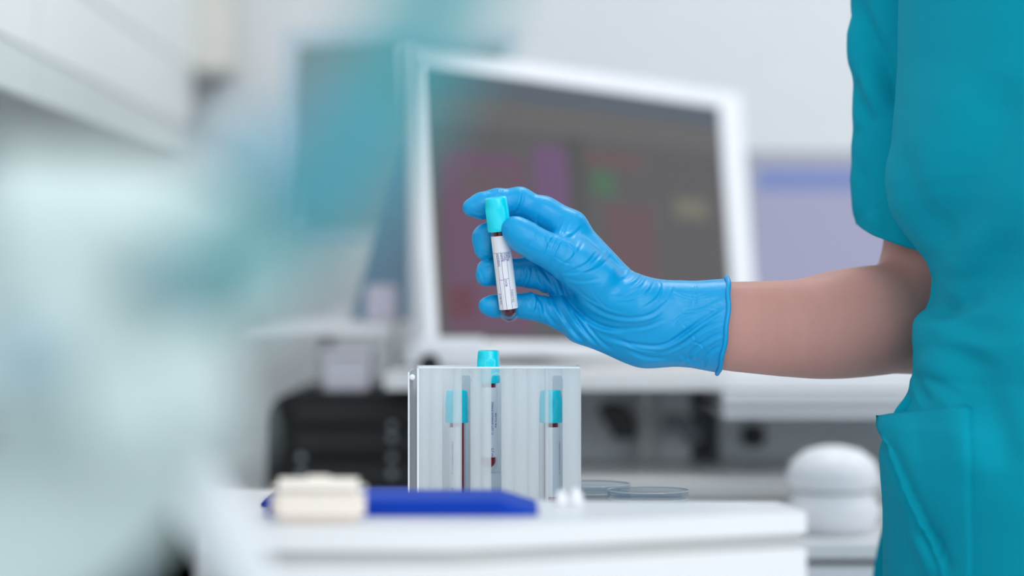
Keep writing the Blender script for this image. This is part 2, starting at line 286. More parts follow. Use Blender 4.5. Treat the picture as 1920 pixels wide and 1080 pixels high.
# slate wedge beside monitor, papers boxes on desk
w = pydata('copy_holder', [px(765, 262, 2.95), px(742, 262, 2.95), px(658, 600, 2.85), px(768, 600, 2.85), px(765, 262, 3.0), px(742, 262, 3.0), px(658, 600, 3.0), px(768, 600, 3.0)], [(0, 1, 2, 3), (7, 6, 5, 4), (0, 4, 5, 1), (1, 5, 6, 2), (2, 6, 7, 3), (3, 7, 4, 0)], mat('slate_plastic', (98, 128, 150), .5)); tag(w, 'slanted blue grey board standing behind the left edge of the large monitor', 'document holder')
def pxbox(name, x0, x1, y0, y1, d0, dep, m, label, cat, bev=.003, parent=None):
    a = px(x0, y1, d0); b = px(x1, y0, d0); o = bx(name, a.x, b.x, d0, d0+dep, a.z, b.z, m, parent, bev); 
    if not parent: tag(o, label, cat)
    return o
bm = bmesh.new(); a = px(476, 618, 2.78); bs = ZD+.001
sh = empty('small_shelf', (0, 0, 0)); tag(sh, 'low white shelf above the black tray unit, left of the large monitor', 'shelf')
za = px(0, 604, 2.75).z; bx('shelf_board', px(470, 0, 2.7).x, px(741, 0, 2.7).x, 2.6, 3.32, za-.012, za, M['lam'], sh); bx('shelf_support', px(600, 0, 2.9).x, px(615, 0, 2.9).x, 2.9, 3.0, ZL+.0005, za-.0125, M['white'], sh); bx('shelf_support', px(735, 0, 2.9).x, px(748, 0, 2.9).x, 2.9, 3.0, ZL+.0005, za-.0125, M['white'], sh)
xa, xb = px(682, 0, 2.62).x, px(738, 0, 2.62).x
o = bx('paper_box', xa, xb, 2.66, 2.74, za+.0005, px(0, 533, 2.62).z, mat('lilac_card', (212, 208, 224), .6)); tag(o, 'pale lilac box on the small shelf beside the large monitor', 'box')
mc = empty('label_printer', (px(845, 0, 2.44).x, 2.47, ZD)); tag(mc, 'small white machine with a round black hole at the foot of the large monitor', 'printer')
bx('housing', -.043, .043, -.035, .035, .0005, px(0, 634, 2.44).z-ZD, M['white'], mc, bev=.01, seg=4)
hole = lathe('hole', [(.0, 0), (.0105, 0), (.0105, .004), (.0, .004)], M['black'], mc, 32)
hole.rotation_euler = (math.pi/2, 0, 0); hole.location = (px(805, 0, 2.43).x-mc.location.x, -.0352, px(0, 684, 2.43).z-ZD)
# black tray unit
bt = empty('letter_tray_unit', (0, 0, 0)); tag(bt, 'black plastic stacking tray unit behind the tube rack', 'tray unit')
d0 = 2.54; xa, xb = px(497, 0, d0).x, px(1000, 0, d0).x; zt = px(0, 737, d0).z
prof = []; R_ = .030
for k in range(9): a_ = math.pi-math.pi/2*k/8; prof.append((xa+R_+R_*math.cos(a_), zt-R_+R_*math.sin(a_)))
prof += [(xb, zt), (xb, ZL+.0008), (xa, ZL+.0008)]
bm = bmesh.new(); A = [bm.verts.new((x, d0+.01, z)) for x, z in prof]; B = [bm.verts.new((x, d0+.28, z)) for x, z in prof]; bm.faces.new(A); bm.faces.new(B[::-1])
for i in range(len(prof)): j = (i+1) % len(prof); bm.faces.new((A[i], B[i], B[j], A[j]))
fin('casing', bm, M['black'], bt, False)
for i, yy in enumerate((752, 806, 868)): bx('tray_front', xa+.03, xb-.01, d0-.002, d0+.009, px(0, yy+42, d0).z, px(0, yy, d0).z, mat('tray_black', (30, 31, 34), .5), bt)
for X_, Y_ in ((565, 858), (565, 888), (735, 798), (735, 820), (735, 858), (735, 888)):
    p = px(X_, Y_, d0-.001); bo = lathe('bolt', [(0, 0), (.004, 0), (.004, .003), (.002, .004), (0, .004)], M['grey'], bt, 16); bo.location = p; bo.rotation_euler = (math.pi/2, 0, 0)
wb = empty('carton', (px(680, 0, 2.6).x, 2.62, zt)); tag(wb, 'pale carton standing on the black tray unit', 'carton')
bx('box', -.040, .008, -.05, .05, .0005, .042, mat('pale_carton', (214, 212, 224), .6), wb); bx('lid', -.042, .010, -.052, .052, .036, .044, mat('pale_lid', (220, 218, 228), .6), wb)
# things beneath the desk
ma = empty('bench_analyser', (px(1330, 0, 2.42).x, 2.5, EYE-.190)); tag(ma, 'white lidded bench machine on a dark grey body under the right monitor', 'machine')
bx('lid', 0, 1.0, -.12, .18, px(0, 784, 2.38).z-ZR, px(0, 739, 2.38).z-ZR, M['white'], ma, bev=.012, seg=4); bx('body', .03, .98, .16, .22, .0008, px(0, 784, 2.38).z-ZR-.0005, mat('mid_grey_case', (232, 238, 242), .5), ma, bev=.004)
bx('knob', .055, .08, 0.150, .1595, .016, .040, M['dark'], ma, bev=.003)
dk = rod('cable_coil', smooth_curve([px(1130, 785, 2.585), px(1152, 775, 2.585), px(1170, 795, 2.585), px(1170, 822, 2.585)], 6), .013, M['dark']); tag(dk, 'dark bundled cable under the back desk', 'cable')
dk2 = rod('support_arm', smooth_curve([px(1245, 790, 2.59), px(1280, 796, 2.59), px(1308, 825, 2.59)], 6), .010, mat('arm_grey', (112, 118, 124), .5)); tag(dk2, 'grey curved arm under the back desk', 'bracket')
rc = empty('round_canister', (px(1565, 0, 2.26).x, 2.27, px(0, 1000, 2.27).z)); tag(rc, 'white round domed canister beside the person, out of focus', 'canister')
lathe('body', [(0, 0), (.030, 0), (.041, .012), (.044, .024), (.038, .036), (.034, .040)], M['white'], rc); lathe('dome_lid', [(.036, .041), (.042, .046), (.044, .055), (.039, .068), (.026, .078), (.010, .082), (0, .0825)], M['white'], rc)
lathe('waist_band', [(.034, .0395), (.0365, .0400), (.0365, .0412), (.034, .0415)], M['grey'], rc)
ps = empty('side_trolley', (rc.location.x, 2.27, 0)); tag(ps, 'white trolley carrying the round canister', 'trolley')
bx('trolley_top', -.16, .3, -.08, .07, rc.location.z-.016, rc.location.z-.0005, M['lam'], ps)
for i in range(3): bx('trolley_drawer', -.15, .29, -.075, .065, rc.location.z-.06-i*.042, rc.location.z-.022-i*.042, M['white'], ps)
for sx in (-.14, .26):
    for sy in (-.07, .045): bx('leg', sx, sx+.02, sy, sy+.02, 0, rc.location.z-.15, M['metal'], ps)
# ---------------------------------------------------------------- bench
ZB = EYE-.1625; ZS = EYE-.129
wbn = empty('lab_bench', (0, 0, 0)); tag(wbn, 'white laboratory bench under the tube rack', 'bench')
prism('bench_top', [(-.36, 1.485), (.175, 1.485), (.175, 1.815), (.03, 1.815), (.03, 1.95), (-.36, 1.95)], ZB-.02, ZB, M['lam'], wbn); bx('cabinet', -.35, .165, 1.49, 1.80, 0, ZB-.021, M['white'], wbn)
c0 = (px(850, 0, 1.30).x, 1.30); cl = (px(455, 0, 1.30).x, 1.30); cr = (px(1512, 0, 1.395).x, 1.395)
sl = empty('drawer_unit', (0, 0, 0)); tag(sl, 'white angled drawer unit in front of the tube rack, blurred', 'drawer unit')
pts = [cl, c0, cr, (cr[0]-.01, 1.46), (cl[0], 1.48)]
prism('unit_top', pts, ZS-.0125, ZS, M['lam'], sl, .0015)
ins = [(cl[0]+.003, 1.304), (c0[0], 1.304), (cr[0]-.004, 1.399), (cr[0]-.013, 1.455), (cl[0]+.003, 1.475)]
prism('recess', ins, ZS-.0205, ZS-.0127, M['lamgrey'], sl, 0); prism('body', pts, 0, ZS-.0207, M['lam'], sl, .0015)
tr = empty('blue_tray', (0, 1.40, ZS)); tag(tr, 'royal blue shallow tray in front of the tube rack', 'tray')
xa, xb = px(500, 0, 1.37).x, px(1008, 0, 1.40).x
bm = bmesh.new(); P_ = [(xa, 0, .0004), (xb, 0, .0004), (xb, 0, .0018), (xb-.021, 0, .0085), (xa, 0, .0085)]
A = [bm.verts.new((x, -.035, z)) for x, y, z in P_]; B = [bm.verts.new((x, .045, z)) for x, y, z in P_]; bm.faces.new(A); bm.faces.new(B[::-1])
for i in range(5): j = (i+1) % 5; bm.faces.new((A[i], B[i], B[j], A[j]))
fin('tray_body', bm, M['blue'], tr, True, .001); bx('tray_rim', xa-.001, xb-.02, -.037, -.034, .0055, .0092, M['blue'], tr, .0006)
o = bx('blue_mat', px(505, 0, 1.85).x, px(1060, 0, 1.85).x, 1.79, 1.93, ZB+.0003, ZB+.004, mat('dark_blue_mat', (4, 40, 130), .6), bev=.001); tag(o, 'dark blue mat lying on the bench behind the tube rack', 'mat')
bb = empty('cream_box', (px(598, 0, 1.33).x, 1.345, ZS)); tag(bb, 'small cream box with rounded top at the left end of the blue tray', 'box')
bx('box_body', -.0255, .0255, -.024, -.009, .0003, .0205, M['cream'], bb, .004, seg=4); bx('lid', -.0258, .0258, -.0245, -.0085, .015, .0245, mat('cream_lid', (242, 236, 228), .8), bb, .004, seg=4); rod('tab', [(-.006, -.0165, .0247), (.006, -.0165, .0247)], .0013, M['cream'], bb)
for (X_, Y_, s_, lb) in ((1080, 942, .0050, 'small white solid shaped for a glow spot against the right foot of the tube rack'), (1052, 962, .0045, 'small white solid shaped for a glow spot in front of the tube rack')):
    p = px(X_, Y_, 1.44); o = lathe('glow_spot', [(0, 0), (s_, 0), (s_*1.05, .001), (s_*.7, s_*1.3), (s_*.25, s_*1.9), (0, s_*2)], M['white']); o.location = (p.x, 1.44, ZS+.0003); tag(o, lb, 'cap')  # added white solids that stand in for blurred highlights
# petri dishes
def dish(cx, cy, label):
    e = empty('petri_dish', (cx, cy, ZB+.0004)); tag(e, label, 'petri dish')
    lathe('dish', [(0, 0), (.0265, 0), (.0278, .001), (.0280, .012), (.0272, .012), (.0270, .002), (0, .0016)], M['dish'], e, 64)
    lathe('lid', [(0, .0135), (.0285, .0135), (.0290, .0165), (.0288, .0185), (.0280, .0185), (.0282, .0150), (0, .0148)], M['dish'], e, 64)
    bm = bmesh.new(); tube_pts(bm, [Vector((.0289*math.cos(a), .0289*math.sin(a), .0183)) for a in np.linspace(0, 2*math.pi, 64, endpoint=False)], .00045, 8, True); fin('rim', bm, mat('dish_rim', (160, 170, 178), .15), e, True)
    bm = bmesh.new(); tube_pts(bm, [Vector((.0281*math.cos(a), .0281*math.sin(a), .0125)) for a in np.linspace(0, 2*math.pi, 64, endpoint=False)], .0003, 8, True); fin('inner_rim', bm, bpy.data.materials['dish_rim'], e, True)
    return e
dish(px(1215, 0, 1.72).x, 1.72, 'clear round petri dish on the bench right of the tube rack'); dish(px(1108, 0, 1.775).x, 1.775, 'clear petri dish half hidden behind the right side of the tube rack')
# ---------------------------------------------------------------- blood tubes
R0 = .0062
def make_tube(label, L=.086, detail=True, blood=None):
    e = empty('blood_tube', (0, 0, 0)); tag(e, label, 'blood tube')
    ro = R0; ri = R0-.0011
    prof = [(0, 0)]+[(ro*math.sin(a), ro-ro*math.cos(a)) for a in np.linspace(.15, math.pi/2, 10)]+[(ro, .066), (ri, .066), (ri, ro+.003)]+[(ri*math.sin(a), ro+.002-ri*math.cos(a)) for a in np.linspace(math.pi/2, .1, 8)]+[(0, .003)]
    lathe('glass_tube', prof, M['heldclear'] if detail else M['tubeclear'], e, 48)
    rb = ri-.0001; lathe('blood', [(0, .0034)]+[(rb*math.sin(a), ro+.0021-rb*math.cos(a)) for a in np.linspace(.1, math.pi/2, 9)]+[(rb, .0655), (0, .0655)], blood or M['blood'], e, 40)
    def rg(i, n, z): return (.022 if (i % 2 == 0 and .066 < z < .081 and 20 < i < 130) else 0)
    rc_ = .0079
    lathe('cap', [(0, L), (rc_*.86, L), (rc_*.93, L-.0006), (rc_*.95, L-.0018), (rc_*.965, L-.005), (rc_, L-.008), (rc_, .0665), (rc_*1.03, .0655), (rc_*1.03, .0638), (rc_*.97, .0630), (ro+.0004, .0632), (ro+.0004, .066)], M['cap'], e, 150, ridge=rg)
    return e
def wrap(name, V2, F2, r, m, parent, a0):     # (u along circumference, z) -> cylinder surface
    v = [(r*math.cos(a0+u/r), r*math.sin(a0+u/r), z) for u, z in V2]; return pydata(name, v, F2, m, parent)
def label_on(e, z0, z1, span=3.6, a0=-math.pi/2, full=True):
    n = 40; V2 = [((i/n-.5)*span*R0, z) for i in range(n+1) for z in (z0, z1)]; F2 = [(2*i, 2*i+2, 2*i+3, 2*i+1) for i in range(n)]
    lb = wrap('label', V2, F2, R0+.00025, M['label'], e, a0); lb.data.polygons.foreach_set('use_smooth', [True]*n)
    def line(u0, u1, za, zb, w=.00012):
        if abs(u1-u0) < 1e-6: q = [(u0-w, za), (u0+w, za), (u0+w, zb), (u0-w, zb)]; wrap('ruled_line', q, [(0, 1, 2, 3)], R0+.0003, M['ink'], lb, a0)
        else:
            k = 12; q = [(u0+(u1-u0)*i/k, z) for i in range(k+1) for z in (za-w, za+w)]; wrap('ruled_line', q, [(2*i, 2*i+2, 2*i+3, 2*i+1) for i in range(k)], R0+.0003, M['ink'], lb, a0)
    def write(s, size, u, z, m):      # reads downwards along the tube
        v_, f_ = text_verts(s, size); V2 = [(u+y, z-x) for x, y, _ in v_]; wrap('print', V2, f_, R0+.00032, m, lb, a0)
    if full:
        zt_ = z1-.0115
        line(-.0075, .0058, zt_, 0); line(.0026, .0026, z0, zt_); line(-.0012, -.0012, z0+.0, zt_); line(-.0043, -.0043, z0, zt_); line(-.0012, .0026, z0+.021, 0); line(-.0043, -.0012, z0+.0205, 0); line(-.0074, -.0043, z0+.011, 0)
        write('SUR-', .0021, .0043, zt_-.0004, M['ink']); write('NAME', .0021, .0028, zt_-.0004, M['ink']); write('FORE-', .0021, .0007, zt_-.0004, M['ink']); write('NAME', .0021, -.0010, zt_-.0004, M['ink'])
        write('ADDRESS', .0021, -.0040, zt_-.0004, M['ink']); write('DOB', .0022, -.0005, z0+.0205, M['ink']); write('LAB NO.', .0019, -.0060, z0+.0105, M['ink']); write('5000742', .0026, .0030, z0+.0135, M['inkg'])
    return lb, write, line
# ---- held tube
Bt = px(957, 604, 1.700); Tt = px(929.5, 370, 1.690)
ht = make_tube('blood collection tube with cyan cap and white label held in the gloved hand'); axis = (Tt-Bt).normalized(); Lh = (Tt-Bt).length; print('held tube length', Lh)
q = Vector((0, 0, 1)).rotation_difference(axis); ht.rotation_mode = 'QUATERNION'; ht.rotation_quaternion = q; ht.location = Bt; ht.scale = (Lh/.086,)*3
label_on(ht, .0095, .0600)
v_, f_ = text_verts('88', .0026); o = wrap('moulded_mark', [(x-.0016, .0017+y*.5) for x, y, _ in v_], f_, .0046, M['inkd'], ht, -math.pi/2)
# ---------------------------------------------------------------- tube rack
RD0, RD1 = 1.672, 1.738
rk = empty('tube_rack', (0, 0, 0)); tag(rk, 'clear cloudy acrylic rack holding blood tubes on the bench', 'rack')
ztop = px(0, 688, RD0).z; zb = ZB+.0045
def xr(p): return px(p, 0, RD0).x
def strip(name, p0, p1, m, za, zb_, curve=.0012):   # a vertical bar with a bulged front
    x0, x1 = xr(p0)+.00005, xr(p1)-.00005; n_ = 8; fr = [(x0+(x1-x0)*i/n_, RD0-curve*math.sin(math.pi*i/n_)) for i in range(n_+1)]; pts_ = fr+[(x1, RD0+.0022), (x0, RD0+.0022)]
    return prism(name, pts_, za, zb_, m, rk, 0)
cols = [(784, 805, 'milk'), (805, 829, 'milk'), (829, 849, 'milkhalf'), (849, 866, 'milk'), (866, 882, 'acry'), (882, 902, 'milk'), (902, 921, 'milk'), (921, 940, 'acry'), (940, 962, 'milk'), (962, 988, 'milk'), (988, 1010, 'milk'), (1010, 1021, 'milkhalf'), (1021, 1029, 'milk'), (1029, 1036, 'milkhalf'), (1036, 1055, 'acry'), (1055, 1088, 'milk')]
for a_, b_, k_ in cols:
    top = ztop-.006 if k_ != 'milk' else ztop-.0012
    strip({'milk': 'cloudy_rib', 'milkhalf': 'half_clear_pane', 'acry': 'clear_pane'}[k_], a_, b_, M[k_], zb, top, .0016 if k_ == 'milk' else .0004)
bx('top_rim', xr(784), xr(1088.5), RD0-.0005, RD0+.0025, ztop-.0011, ztop, M['acrye'], rk, .0003)
bx('top_band', xr(829), xr(1055), RD0+.0026, RD0+.0036, ztop-.006, ztop-.0011, M['milkhalf'], rk, 0)
bx('back_panel', xr(775), xr(1087), RD1-.002, RD1, zb, ztop-.001, M['milkwhite'], rk, .0004)
bx('side_panel', xr(1086), xr(1089.5), RD0-.001, RD1, zb, ztop, M['milk'], rk, .0004)
bm = bmesh.new(); box(bm, xr(765), xr(768), RD0-.001, RD1, zb, ztop-.0035); box(bm, xr(782), xr(785.5), RD0-.001, RD1, zb, ztop-.001); fin('side_edges', bm, M['acrye'], rk, False)
bx('end_pane', xr(768.3), xr(781.7), RD0+.001, RD1-.0025, zb, ztop-.004, milky('grey_clear_acrylic', (214, 220, 226), .5), rk, .0003)
bx('base_plate', xr(764), xr(1091), RD0-.004, RD1+.003, ZB+.0003, ZB+.004, M['milkwhite'], rk, .0006)
p = px(773, 707, RD0-.0005); bo = lathe('corner_bolt', [(0, 0), (.0020, 0), (.0020, .0012), (.0010, .002), (0, .002)], M['acrye'], rk, 20); bo.location = p; bo.rotation_euler = (math.pi/2, 0, 0)
for c_ in (931, 874, 966, 1045): # arched tops moulded over each well
    cz = ztop-.0105; r_ = .0042; pts_ = [Vector((xr(c_)+r_*math.cos(a), RD0-.0016, cz+r_*1.5*math.sin(a))) for a in np.linspace(0, math.pi, 17)]
    rod('arch_moulding', pts_, .00022, M['milk'], rk, 6)
# tubes in the rack
tc_ = make_tube('cyan-capped blood tube raised higher than the others in the middle of the rack', detail=False, blood=M['blood2'])
lb, wr, ln = label_on(tc_, .0110, .0600, span=2.7, full=False)
wr('STERILE INTERIOR LOT 12', .0020, .0022, .0500, M['ink']); wr('2.7 mL', .0024, .0022, .0175, M['ink']); wr('EDTA K2', .0026, .0052, .0420, M['ink'])
p = px(916, 0, 1.705); tc_.location = (p.x, 1.705, px(0, 657, 1.705).z-.086)
bx('raised_step', p.x-.009, p.x+.009, 1.695, 1.715, zb, tc_.location.z-.0003, M['milkwhite'], rk, .0005)
def copytube(src, label):
    c = src.copy(); COL.objects.link(c); c['label'] = label
    for ch in list(src.children):
        d_ = ch.copy(); COL.objects.link(d_); d_.parent = c
        for g in ch.children: h_ = g.copy(); COL.objects.link(h_); h_.parent = d_
    return c
zt_ = ZB+.0046
t1 = copytube(tc_, 'lower cyan-capped blood tube at the left side of the rack'); t1.location = (px(857, 0, 1.705).x, 1.705, zt_); t1.rotation_euler = (0, 0, -.9)
t2 = copytube(tc_, 'lower cyan-capped blood tube at the right side of the rack'); t2.location = (px(1033, 0, 1.705).x, 1.705, zt_); t2.rotation_euler = (0, 0, .75)
for t_ in (tc_, t1, t2): t_['group'] = 'blood tubes standing in the rack'
# ---------------------------------------------------------------- microscope, chair, hose in the near left foreground
mcy = empty('microscope', (-.13, .72, EYE-.26)); tag(mcy, 'large pale microscope in the left foreground, far out of focus', 'microscope')
def mm(*p): return px(*p)-mcy.location
bm = bmesh.new()
rod('arm', smooth_curve([mm(-60, 560, .62), mm(120, 640, .64), mm(250, 700, .66), mm(150, 900, .66), mm(-60, 1100, .66), mm(-160, 1500, .66)], 8), [.028]*41, M['scope'], mcy, 20)
rod('head', smooth_curve([mm(-40, 420, .62), mm(150, 430, .63), mm(330, 440, .64), mm(470, 560, .66)], 6), [.02]*10+[.018]*9, M['scope'], mcy, 20)
rod('stage_arm', smooth_curve([mm(180, 640, .80), mm(320, 850, .92), mm(470, 1110, 1.0), mm(560, 1400, 1.05)], 6), .0125, M['white'], mcy, 20)
rod('eyepiece', [mm(395, 330, .66), mm(470, 250, .68)], .008, M['scopeg'], mcy, 20); rod('eyepiece', [mm(340, 420, .66), mm(440, 300, .68)], .008, M['scopeg'], mcy, 20)
rod('focus_knob', [mm(60, 665, .60), mm(50, 660, .585)], .0085, M['scopeg'], mcy, 24); rod('objective', [mm(300, 500, .61), mm(290, 570, .61)], .006, M['scopeg'], mcy, 24)
rod('stage', [mm(180, 790, .62), mm(430, 720, .62)], .017, M['scope'], mcy, 24); bx('base', -.09, .16, -.14, .28, -.01, .02, M['scope'], mcy, .008)
rod('pillar', [mm(-160, 1480, .66), mm(-160, 2000, .70)], .028, M['scope'], mcy, 20)
bx('foot', -.10, .11, -.10, .15, -.012, .018, M['scope'], mcy, .006) if False else None
ft = empty('near_counter', (0, 0, 0)); tag(ft, 'white counter carrying the microscope in the left foreground', 'counter'); zz = EYE-.26-.0105
bx('counter_top', -.50, .05, .45, 1.02, zz-.03, zz, M['lam'], ft); bx('cabinet', -.49, .04, .47, 1.0, 0, zz-.031, M['white'], ft)
hs = rod('rubber_hose', smooth_curve([px(900, -400, .45), px(840, -60, .45), px(775, 90, .45), px(680, 250, .45), px(570, 390, .45), px(470, 470, .46), px(370, 500, .475)], 8), .0085, M['hose']); tag(hs, 'teal rubber hose curving down through the left foreground, far out of focus', 'hose')
cp = rod('hose_clip', [px(640, 255, .442), px(590, 315, .442)], .0050, M['cy'], hs)
ch = empty('office_chair', (px(300, 0, 1.25).x-.15, 1.27, 0)); tag(ch, 'dark navy office chair at the lower left behind the microscope', 'chair')
bx('backrest', -.2, .165, -.02, .03, .62, px(0, 815, 1.25).z, M['navy'], ch, .03, seg=5); bx('seat', -.22, .2, -.02, -.40+.3, .44, .50, M['navy'], ch, .02, seg=4); rod('back_post', [(0, .035, .48), (0, .045, .75)], .015, M['dark'], ch); rod('column', [(0, -.05, .08), (0, -.05, .44)], .025, M['metal'], ch)
for k_ in range(5): a_ = 2*math.pi*k_/5; rod('leg', [(0, -.05, .09), (.17*math.cos(a_), -.05+.17*math.sin(a_), .06)], .016, M['dark'], ch); lathe('caster', [(0, 0), (.02, .005), (.025, .025), (.02, .045), (0, .05)], M['dark'], ch, 16, (.17*math.cos(a_), -.05+.17*math.sin(a_), 0))
# ---------------------------------------------------------------- person
per = empty('person', (.42, 1.60, 0)); tag(per, 'person in teal scrubs and blue glove holding up a blood tube', 'person')
def pin(o):   # parent to the person while keeping the place
    o.parent = per; o.matrix_parent_inverse = Matrix.Translation(-per.location); return o
MMW = K*1.7   # metres per pixel at the hand
def H(x, y, dy): p = px(x, y, 1.7+dy/1000); return (p.x, p.y, p.z)
lo, hi, hh = (-.038, 1.645, EYE-.064), (.158, 1.775, EYE+.074), .00078
X, Y, Z = grid(lo, hi, hh)
def C(a, b, ra, rb, sy=1.0): return cone_sdf(X, Y, Z, H(*a), H(*b), ra/1000, rb/1000, sy)
def chain(pts, k=.003):
    f = None
    for (a, ra), (b, rb) in zip(pts[:-1], pts[1:]):
        g = C(a, b, ra, rb); f = g if f is None else smin(f, g, k)
    return f
# palm and wrist
palm = C((1072, 428, 14), (1180, 560, 12), 10.2, 14.5)
for a, b, ra, rb in (((1062, 478, 22), (1195, 585, 14), 11, 17), ((1060, 532, 24), (1205, 615, 14), 11.5, 19), ((1066, 590, 18), (1210, 640, 10), 11.5, 15.5)):
    palm = smin(palm, C(a, b, ra, rb), .008)
palm = smin(palm, C((1125, 555, 0), (1195, 575, -4), 15.5, 18), .012)          # thenar
palm = smin(palm, C((1085, 618, 8), (1200, 640, 4), 9.5, 14.5), .010)       # hypothenar
wr_ = smin(C((1205, 600, 6), (1262, 606, 6), 26.5, 29, .74), C((1262, 606, 6), (1372, 612, 6), 29, 34.2, .80), .006)
palm = smin(palm, wr_, .014)
thumb = chain([((966, 431, -15), 9.6), ((982, 444, -15), 10.4), ((1012, 462, -15), 10.8), ((1045, 477, -12), 12), ((1082, 500, -8), 14.5), ((1120, 530, -4), 17)], .006)
index = chain([((884, 389, 11), 6.3), ((903, 386, 14), 8.9), ((932, 381, 17), 9.8), ((974, 378, 19), 9.7), ((1020, 400, 18), 10.3), ((1068, 426, 14), 11.2)], .004)
index = smin(index, C((1020, 400, 18), (1068, 426, 14), 11.5, 11), .004)
mid = chain([((912, 466, 11), 8.6), ((915, 448, 14), 10.6), ((936, 436, 22), 10.2), ((985, 440, 26), 10.4), ((1062, 475, 22), 11)], .004)
ring = chain([((909, 520, 9), 5.2), ((917, 512, 12), 9.2), ((945, 510, 15), 9.8), ((990, 511, 18), 10), ((1064, 532, 24), 11)], .004)
lit = chain([((912, 573, 9), 5.6), ((925, 574, 11), 7.3), ((955, 573, 13), 8.4), ((992, 574, 14), 8.8), ((1066, 592, 18), 11)], .004)
fing = smin(smin(index, mid, .0008), smin(ring, lit, .0008), .0008)
F = smin(palm, fing, .007); F = smin(F, thumb, .0045)
# index underside web to the thumb
F = smin(F, C((1060, 450, 2), (1100, 500, 0), 10, 13), .008)
cutx = px(1358, 0, 1.7).x; F = np.maximum(F, (X-cutx)+.10*(EYE-.0265-Z)+.9*(Z-EYE+.0265)**2)
V, Fc = nets(F, lo, hh)
del F, fing, index, mid, ring, lit, thumb, palm
for _ in range(1):
    pass
def cr(X_, Y_): return (840+X_/2.7, 320+Y_/2.7)
L_ = []
def add(pts, depth, w): L_.append(([cr(*p) for p in pts], depth*1.3/1000, w*.92))
for p, dpt, w in [([(495, 312), (500, 350), (512, 395)], .35, 2.2), ([(540, 325), (508, 380), (492, 430)], .45, 2.2), ([(560, 340), (528, 410), (515, 470)], .35, 2), ([(585, 350), (545, 430), (530, 495)], .5, 2.3), ([(610, 365), (640, 420), (560, 500)], .4, 2.5), ([(455, 300), (440, 340), (400, 385)], .3, 2), ([(690, 350), (650, 420), (585, 505)], .4, 2.5), ([(760, 400), (700, 470), (590, 520)], .5, 2.6), ([(830, 430), (740, 500), (600, 530)], .4, 2.6),
    ([(378, 95), (378, 140), (360, 190), (338, 222)], .8, 3), ([(272, 92), (268, 110), (262, 125)], .5, 2.5), ([(620, 235), (592, 285), (574, 332)], .6, 3), ([(455, 225), (450, 262), (470, 285)], .35, 2.5), ([(640, 330), (600, 338), (570, 333)], .5, 2.5), ([(680, 280), (640, 320), (590, 340)], .35, 3),
    ([(552, 505), (575, 575), (600, 640), (650, 705), (730, 765), (820, 800), (940, 815)], 1.2, 4.5), ([(560, 600), (630, 720), (700, 820), (780, 900)], .9, 4), ([(640, 680), (700, 770), (770, 860), (850, 915)], .7, 3.5), ([(500, 560), (560, 700), (640, 820), (700, 870)], .8, 4), ([(485, 640), (500, 720), (560, 800)], .7, 3.5),
    ([(565, 520), (640, 515), (700, 490), (760, 440), (790, 400)], .5, 3), ([(590, 545), (680, 560), (780, 545)], .3, 3),
    ([(1010, 540), (975, 590), (905, 630), (820, 640)], .45, 2.4), ([(1045, 560), (1005, 620), (930, 660), (850, 670)], .35, 2.2), ([(1095, 560), (1060, 640), (980, 700)], .3, 2.2), ([(1150, 580), (1120, 650), (1050, 710)], .2, 2.4), ([(1075, 555), (1090, 600), (1070, 650)], .25, 1.8), ([(720, 600), (800, 690), (900, 720)], .25, 2.2), ([(1240, 700), (1300, 690), (1370, 705)], .3, 2), ([(1230, 860), (1290, 890), (1330, 950)], .4, 2.2), ([(860, 850), (960, 900), (1080, 915)], .4, 2.4), ([(620, 560), (700, 640), (800, 690)], .25, 2.4), ([(1180, 770), (1240, 830), (1260, 880)], .3, 2), ([(1250, 560), (1255, 640), (1240, 690)], .25, 2.2), ([(530, 430), (600, 470), (640, 460)], .25, 2), ([(930, 480), (915, 530), (870, 560)], .4, 3), ([(985, 520), (960, 560), (900, 600)], .5, 3),
    ([(670, 640), (780, 715), (900, 745), (1010, 735), (1090, 690)], .7, 3.5), ([(760, 790), (880, 800), (1000, 790), (1100, 750)], .45, 3.5), ([(780, 835), (920, 875), (1080, 885), (1200, 820), (1300, 740)], .9, 4), ([(1120, 880), (1230, 800), (1330, 730), (1395, 690)], .9, 4), ([(1060, 930), (1180, 880), (1300, 800), (1400, 760)], .6, 3.5), ([(1195, 985), (1250, 905), (1330, 850), (1390, 820)], .8, 4), ([(1290, 1000), (1320, 930), (1385, 880)], .6, 3.5), ([(900, 905), (1010, 945), (1120, 950)], .6, 3.5), ([(1170, 930), (1230, 960), (1300, 985)], .5, 3.5), ([(1130, 600), (1230, 640), (1330, 620)], .35, 4), ([(1180, 700), (1270, 690), (1380, 640)], .4, 4), ([(1140, 780), (1180, 740), (1260, 720)], .4, 3),
    ([(418, 470), (425, 520), (405, 575), (375, 590)], .7, 3), ([(390, 480), (388, 540), (365, 575)], .5, 2.5), ([(430, 600), (452, 660), (443, 725)], .8, 3), ([(405, 640), (415, 690)], .3, 2), ([(420, 600), (470, 660), (495, 765)], .9, 3.5), ([(455, 520), (500, 620), (530, 700)], .6, 3.5), ([(455, 470), (520, 560), (560, 640)], .6, 3.5),
    ([(110, 195), (150, 215), (180, 215)], .25, 2), ([(200, 110), (230, 108), (262, 100)], .3, 2.5), ([(160, 500), (175, 540), (190, 575)], .35, 2.5), ([(175, 490), (210, 480), (235, 470)], .4, 2.5), ([(150, 415), (185, 440), (215, 435)], .25, 2.5)]:
    add(p, dpt, w)
N = vnormals(V, Fc); V = crease(V, N, L_)
